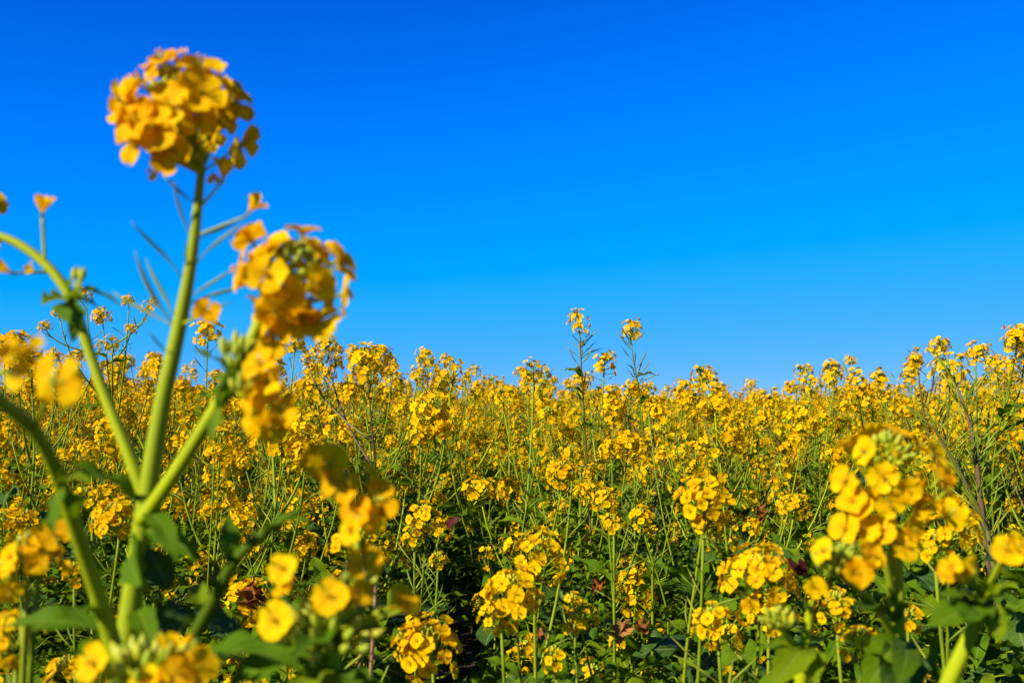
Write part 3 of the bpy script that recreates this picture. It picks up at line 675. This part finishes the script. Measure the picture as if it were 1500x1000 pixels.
# --- plants of the next rank, placed where the photo shows their heads: (label, base px, depth, heads, kwargs, withered leaves)
U = (-.12, -.45, 1)
RANK = [
 ('rapeseed plant with round sharp yellow head low beside the dark furrow, bottom centre', 628, 1.0, [(628, 945, .95, 44, 26, U), (600, 940, .96, 24, 12, (-.5, -.4, .7))], dict(leafs=5, pods=4)),
 ('reddish stemmed rapeseed plant behind the blurred bottom centre flowers', 548, .95, [(505, 800, .92, 24, 14, U), (532, 790, .93, 18, 8, U), (550, 812, .93, 14, 6, U)], dict(leafs=5, pods=4, mat='stemred')),
 ('rapeseed plant with two stacked bright yellow heads at the right bank of the furrow', 735, 1.25, [(752, 872, 1.05, 44, 28, U), (790, 815, 1.18, 42, 26, (.2, -.2, 1)), (725, 905, 1.06, 26, 12, (-.4, -.4, .8))], dict(leafs=6, pods=4)),
 ('rapeseed plant with wide ragged yellow head left of the large right flower head', 1105, 1.05, [(1112, 845, .95, 50, 30, U), (1045, 915, .95, 34, 18, (-.3, -.3, 1)), (1125, 895, .96, 34, 14, U)], dict(leafs=6, pods=5)),
 ('rapeseed plant with small low yellow heads under the large right flower head', 1275, .95, [(1262, 945, .85, 34, 16, U), (1225, 890, .95, 32, 14, U), (1330, 905, 1.0, 20, 8, U)], dict(leafs=6, pods=3)),
 ('rapeseed plant with bright paired yellow heads at mid height, centre right', 1050, 1.25, [(1030, 728, 1.1, 36, 26, U), (1040, 762, 1.1, 24, 14, (.4, -.2, .8))], dict(leafs=6, pods=8)),
 ('rapeseed plant with orange-gold heads half hidden behind the large right flower head', 1400, 1.1, [(1400, 770, .95, 36, 24, (.3, -.2, 1)), (1370, 800, .95, 22, 10, U)], dict(leafs=6, pods=5)),
 ('rapeseed plant with compact bright head above the centre of the field', 830, 1.7, [(822, 694, 1.6, 23, 26, U), (838, 665, 1.7, 16, 14, U)], dict(leafs=6, pods=8)),
 ('rapeseed plant with two small heads one above the other, centre', 888, 1.6, [(889, 733, 1.5, 19, 22, U), (898, 765, 1.5, 17, 14, U)], dict(leafs=6, pods=6)),
 ('rapeseed plant with small round pale head right of centre', 942, 1.8, [(940, 757, 1.65, 18, 22, U), (955, 780, 1.7, 10, 8, U)], dict(leafs=7, pods=6)),
 ('rapeseed plant with domed sharp head seen between the thick left stems', 160, 1.2, [(168, 760, 1.1, 32, 30, U), (105, 838, 1.15, 16, 8, U), (130, 732, 1.25, 24, 14, U)], dict(leafs=7, pods=5)),
 ('rapeseed plant with a twin orange-yellow head at the left edge', 25, 1.3, [(12, 768, 1.15, 28, 18, U), (38, 765, 1.2, 24, 18, U), (100, 985, 1.0, 34, 18, U)], dict(leafs=7, pods=5)),
 ('lone small rapeseed plant with neat low head in the dark green left of centre', 356, 2.0, [(355, 769, 1.8, 19, 22, U)], dict(leafs=8, pods=4, leaf_len=(.1, .17))),
 ('lone slender rapeseed plant with tiny round head left of centre', 312, 2.2, [(309, 745, 1.9, 13, 18, U)], dict(leafs=8, pods=3, leaf_len=(.1, .17))),
 ('rapeseed plant with loose stacked heads left of the dark furrow', 615, 1.6, [(622, 757, 1.4, 24, 20, U), (605, 785, 1.4, 18, 12, U), (640, 820, 1.5, 12, 8, U)], dict(leafs=6, pods=10)),
 ('rapeseed plant with a small low head before the brown withered leaves', 850, 1.25, [(850, 905, 1.1, 24, 14, U), (812, 965, 1.05, 22, 10, U), (840, 880, 1.15, 12, 6, U)], dict(leafs=7, pods=4)),
 ('tall dark stemmed rapeseed plant with bare pods, head highest above the centre skyline', 905, 2.6, [(847, 467, 2.4, 15, 24, (-.1, 0, 1))], dict(leafs=5, pods=0, mat='stemdark', hero_fl=False)),
 ('tall pale stemmed rapeseed plant just right of the highest centre head', 905, 2.7, [(926, 481, 2.45, 15, 24, (.2, 0, 1))], dict(leafs=5, pods=0, hero_fl=False)),
 ('tall many-branched rapeseed plant with small round heads on the left skyline', 150, 2.9, [(148, 463, 2.6, 13, 20, U), (187, 440, 2.6, 9, 20, U), (221, 444, 2.6, 10, 20, (.3, 0, 1)), (192, 482, 2.6, 9, 20, (.2, 0, 1)), (85, 459, 2.6, 9, 20, (-.4, 0, 1)), (66, 478, 2.6, 9, 20, (-.4, 0, 1)), (124, 430, 2.6, 9, 20, U), (163, 500, 2.55, 10, 20, U)], dict(leafs=5, pods=5, hero_fl=False, fork=.86)),
 ('tall dark stemmed rapeseed plant with broad head on the right skyline', 1440, 2.2, [(1385, 538, 2.0, 22, 24, (-.3, 0, 1)), (1340, 528, 2.05, 12, 24, (-.4, 0, 1))], dict(leafs=5, pods=6, mat='stemdark', hero_fl=False, fork=.85)),
 ('tall rapeseed plant with head standing free left of the right edge plant', 1440, 2.4, [(1430, 516, 2.1, 16, 24, U), (1450, 555, 2.1, 13, 20, U)], dict(leafs=5, pods=6, hero_fl=False, fork=.85)),
 ('tallest rapeseed plant on the right edge of the skyline', 1495, 2.1, [(1490, 494, 1.85, 21, 24, U), (1480, 535, 1.9, 13, 20, U), (1500, 525, 1.9, 12, 20, U)], dict(leafs=5, pods=6, hero_fl=False, fork=.87)),
 ('tall rapeseed plant with two stacked heads above the skyline right of centre', 1252, 2.9, [(1245, 529, 2.7, 9, 20, U), (1256, 552, 2.6, 15, 20, U)], dict(leafs=5, pods=5, hero_fl=False, fork=.88)),
 ('tall rapeseed plant with broad drooping head left of centre on the skyline', 560, 2.3, [(532, 530, 2.05, 24, 24, (-.3, -.1, 1)), (480, 508, 2.2, 16, 20, (-.1, 0, 1)), (450, 525, 2.2, 9, 20, U)], dict(leafs=5, pods=8, mat='stemdark', hero_fl=False, fork=.85)),
 ('rapeseed plant with wide cluster below the skyline left of centre', 645, 2.2, [(630, 600, 1.9, 27, 24, U), (615, 640, 1.8, 18, 20, U), (650, 625, 1.9, 17, 20, U)], dict(leafs=5, pods=8, hero_fl=False, fork=.8)),
 ('rapeseed plant with deep orange head below the tall centre stems', 800, 2.0, [(790, 636, 1.8, 15, 24, U), (780, 540, 2.3, 15, 20, U)], dict(leafs=5, pods=8, hero_fl=False, fork=.8)),
 ('rapeseed plant with flat wide orange cluster right of the tall dark stem', 920, 1.95, [(918, 648, 1.8, 20, 24, U), (895, 655, 1.8, 15, 20, U), (950, 690, 1.7, 16, 20, U)], dict(leafs=5, pods=8, hero_fl=False, fork=.8)),
 ('rapeseed plant behind the drooping flowers of the tallest close plant', 420, 1.9, [(410, 640, 1.7, 24, 24, U), (450, 625, 1.75, 22, 20, U), (395, 520, 2.1, 15, 20, U), (445, 660, 1.7, 18, 20, U)], dict(leafs=5, pods=8, hero_fl=False, fork=.8)),
]
HERO = {}
for n, (label, bpx, bd, heads, kw) in enumerate(RANK):
    hp = Hero(label, (bpx, bd), seed=50 + n)
    path = hp.auto(heads, **kw)
    HERO[n] = hp
    if 'highest above the centre' in label:
        hp.podrun(path, 46, .02, .34, (.035, .065), .5, 1.6)
    if 'just right of the highest' in label:
        hp.podrun(path, 38, .02, .30, (.035, .065), .5, 1.6)
# withered leaves and odd coloured leaves on plants beside them
for n, p0, p1, kd in ((15, (905, 905, 1.15), (912, 945, 1.08), 'withered'), (15, (930, 905, 1.15), (950, 935, 1.08), 'withered'), (15, (885, 850, 1.2), (868, 868, 1.15), 'withered'),
                      (15, (925, 915, 1.12), (905, 925, 1.05), 'withered'), (12, (372, 842, 1.5), (372, 905, 1.42), 'withered'), (12, (362, 860, 1.5), (392, 880, 1.42), 'withered'),
                      (13, (318, 862, 1.4), (322, 915, 1.32), 'withered'), (13, (305, 870, 1.4), (298, 900, 1.35), 'withered'), (5, (1110, 738, 1.3), (1118, 765, 1.25), 'withered'),
                      (2, (790, 920, 1.2), (802, 935, 1.16), 'withered'), (4, (1320, 890, 1.1), (1345, 905, 1.06), 'withered'), (3, (1165, 845, 1.15), (1160, 815, 1.12), 'maroon'),
                      (3, (1172, 842, 1.15), (1178, 820, 1.12), 'maroon'), (14, (655, 772, 1.5), (670, 755, 1.46), 'maroon')):
    p1 = (p0[0] + (p1[0] - p0[0]) * .8, p0[1] + (p1[1] - p0[1]) * .8, p0[2] - .015)
    HERO[n].leaf(p0, p1, kd, 1.0, (0, -.8, .5))
pp = Hero('dark green rapeseed plant of bare pods, flowerless, right of the large right flower head', (1400, 1.7), seed=90)
for tops in ([(1440, 760, 1.6), (1400, 680, 1.6), (1362, 618, 1.6)], [(1445, 770, 1.6), (1430, 690, 1.62), (1420, 620, 1.65)], [(1440, 760, 1.6), (1425, 640, 1.6), (1400, 560, 1.62)]):
    pth = pp.stem(tops, [.004, .003, .0025, .0014], 'stemdark', ground=True)
    pp.podrun(pth, 34, .0, .24, (.045, .07), .8, 2.0)

# ------------------------------------------------------------------ the field: about 260 single plants, the rest as one mass
rng = random.Random(12)
hero_xy = [(hh.o.x, hh.o.y) for hh in HERO.values()]
pts = []
def ok(x, y, dmin):
    return all((x - a) ** 2 + (y - b) ** 2 > dmin * dmin for a, b in pts)
def furrow(x, y): return .85 < y < 3.3 and abs(x + .058 * y + .015) < .13 - .012 * y
def top_scale(x, y):
    px_ = x / y; lift = .035 * min(1, max(0, .05 - px_) / .4) + .03 * math.sin(x * 2.1 + 1.0) * math.sin(y * 1.3) + .02 * math.sin(x * 5.3) - .055 * math.exp(-((px_ - .2) / .22) ** 2)
    if y < 5.2:                              # near ranks: some plants overtop the others
        k = rng.gauss(1.14, .045) if rng.random() < .40 else rng.gauss(.99, .06)
    else:
        k = rng.gauss(1.035, .05) + (.10 if rng.random() < .10 else 0)
    return min(1.25, max(.80, k + lift))
N_IND = 255
tries = 0
ys = 1.0
while len(pts) < N_IND and tries < 60000:
    tries += 1
    y = 1.15 + 5.0 * math.sqrt(rng.random()) if rng.random() < .8 else rng.uniform(1.15, 3.2)
    x = rng.uniform(-.56, .56) * y
    if furrow(x, y) or not ok(x, y, .17 + .012 * y): continue
    pts.append((x, y))
LAB_S = ('short leafy rapeseed plant with few low yellow heads in the green front of the field', 'short rapeseed plants at the front of the field')
LAB_D = ('tall dark stemmed rapeseed plant with many pods and few heads in the flowering band', 'tall dark podded rapeseed plants in the flowering band')
LAB_T = ('tall rapeseed plant crowded with yellow heads in the dense band below the skyline', 'tall rapeseed plants in the flowering band')
for x, y in pts:
    rz = rng.uniform(0, 6.28)
    if y < 2.0 or (y < 2.7 and rng.random() < .55):
        s = rng.uniform(.62, .95) + .07 * max(0, y - 1.2)
        place_plant(rng.randrange(11, 17), x, y, rz, s, *LAB_S)
    else:
        s = min(1.0, .86 + .14 * (y - 2.0)) * top_scale(x, y)
        i = rng.randrange(0, 8) if rng.random() < .86 else rng.randrange(8, 11)
        place_plant(i, x, y, rz, s, *(LAB_D if i in (8, 9) else LAB_T))

# instanced masses (nobody could count them)
src = bpy.data.collections.new('plant_sources')
def joined(i):
    st, pd, hd, lf = VAR[i]; mb = MB(); mb.addmb(st, Matrix()); mb.addmb(pd, Matrix()); r = random.Random(i)
    for k, m4 in hd: mb.addmb(HEAD[k], m4)
    for kd, k, m4 in lf: mb.addmb(LEAF[kd][k], m4, z=r.random())
    return mb.mesh('field_plant')
for i in range(17):
    src.objects.link(bpy.data.objects.new('source_%02d' % i, joined(i)))
src2 = bpy.data.collections.new('leaf_sources')
for i, (kd, k) in enumerate([('lance', j) for j in range(6)] + [('lyrate', j) for j in range(8)] + [('small', j) for j in range(6)]):
    src2.objects.link(bpy.data.objects.new('source_leaf_%02d' % i, LEAF_ME[kd][k]))

def scatter(name, pos, rot, scl, idx, collection):
    me = bpy.data.meshes.new(name); me.from_pydata([tuple(p) for p in pos], [], [])
    for nm, ty, dat, fld in (('rot', 'FLOAT_VECTOR', rot, 'vector'), ('scl', 'FLOAT', scl, 'value'), ('idx', 'INT', idx, 'value')):
        at = me.attributes.new(nm, ty, 'POINT'); at.data.foreach_set(fld, np.asarray(dat, dtype=np.int32 if ty == 'INT' else np.float32).ravel())
    o = link(name, me, None)
    ng = bpy.data.node_groups.new(name, 'GeometryNodeTree')
    ng.interface.new_socket('Geometry', in_out='INPUT', socket_type='NodeSocketGeometry')
    ng.interface.new_socket('Geometry', in_out='OUTPUT', socket_type='NodeSocketGeometry')
    N, L = ng.nodes, ng.links
    gi, go = N.new('NodeGroupInput'), N.new('NodeGroupOutput')
    m2p = N.new('GeometryNodeMeshToPoints'); iop = N.new('GeometryNodeInstanceOnPoints'); ci = N.new('GeometryNodeCollectionInfo')
    ci.inputs['Collection'].default_value = collection; ci.inputs['Separate Children'].default_value = True; ci.inputs['Reset Children'].default_value = True
    iop.inputs['Pick Instance'].default_value = True
    def named(nm, ty):
        n = N.new('GeometryNodeInputNamedAttribute'); n.data_type = ty; n.inputs['Name'].default_value = nm; return n.outputs['Attribute']
    L.new(gi.outputs[0], m2p.inputs['Mesh']); L.new(m2p.outputs[0], iop.inputs['Points']); L.new(ci.outputs[0], iop.inputs['Instance'])
    e2r = N.new('FunctionNodeEulerToRotation'); L.new(named('rot', 'FLOAT_VECTOR'), e2r.inputs[0])
    L.new(e2r.outputs[0], iop.inputs['Rotation']); L.new(named('scl', 'FLOAT'), iop.inputs['Scale']); L.new(named('idx', 'INT'), iop.inputs['Instance Index'])
    L.new(iop.outputs[0], go.inputs[0])
    md = o.modifiers.new('scatter', 'NODES'); md.node_group = ng
    return o

pos, rot, scl, idx = [], [], [], []
def addp(x, y, i, s):
    pos.append((x, y, -.01)); rot.append((0, 0, rng.uniform(0, 6.28))); scl.append(s); idx.append(i)
for k in range(5200):                       # far field, thinning with distance
    y = 4.2 + 56 * rng.random() ** 2.0
    x = rng.uniform(-1, 1) * (.62 * y + 2.2)
    if y < 6.2 and abs(x) < .56 * y and not ok(x, y, .22): continue
    addp(x, y, rng.randrange(0, 8) if rng.random() < .88 else rng.randrange(8, 11), top_scale(x, y))
for k in range(420):                        # either side of the view
    y = rng.uniform(-.6, 5.0); sg = rng.choice((-1, 1)); x = sg * (max(.58 * y + .12, .75) + 2.6 * rng.random())
    short = y < 2.4
    addp(x, y, rng.randrange(11, 17) if short else rng.randrange(0, 8), rng.uniform(.75, 1.1) if short else rng.uniform(.82, 1.0))
o = scatter('rapeseed_field', pos, rot, scl, idx, src)
tag(o, 'mass of yellow flowering rapeseed reaching away to the horizon', 'field', kind='stuff')

pos, rot, scl, idx = [], [], [], []
for k in range(56000):
    y = .75 + 6.2 * rng.random() ** 1.25; x = rng.uniform(-.62, .62) * (y + .5)
    if furrow(x, y) and rng.random() < .8: continue
    lump = math.sin(x * 5.1 + 1.3 * math.sin(y * 3.1)) * math.sin(y * 4.3 + 1.7 * math.sin(x * 2.7))
    if lump < -.35 and rng.random() < .6: continue
    hmax = (.52 if y < 2.1 else .42) + .17 * lump + min(.26, .09 * y)
    if furrow(x, y): hmax = .12
    pos.append((x, y, hmax * rng.random() ** .55)); rot.append((rng.uniform(-.5, .9), rng.uniform(-.4, .4), rng.uniform(0, 6.28)))
    big = rng.random() < .14
    scl.append(rng.uniform(.05, .10) if big else rng.uniform(.022, .06)); idx.append(rng.randrange(6, 14) if big else rng.choice((0, 1, 2, 3, 4, 5, 14, 15, 16, 17, 18, 19)))
o = scatter('undergrowth', pos, rot, scl, idx, src2)
tag(o, 'dense dark green leaves growing low between the rapeseed stems', 'undergrowth', kind='stuff')
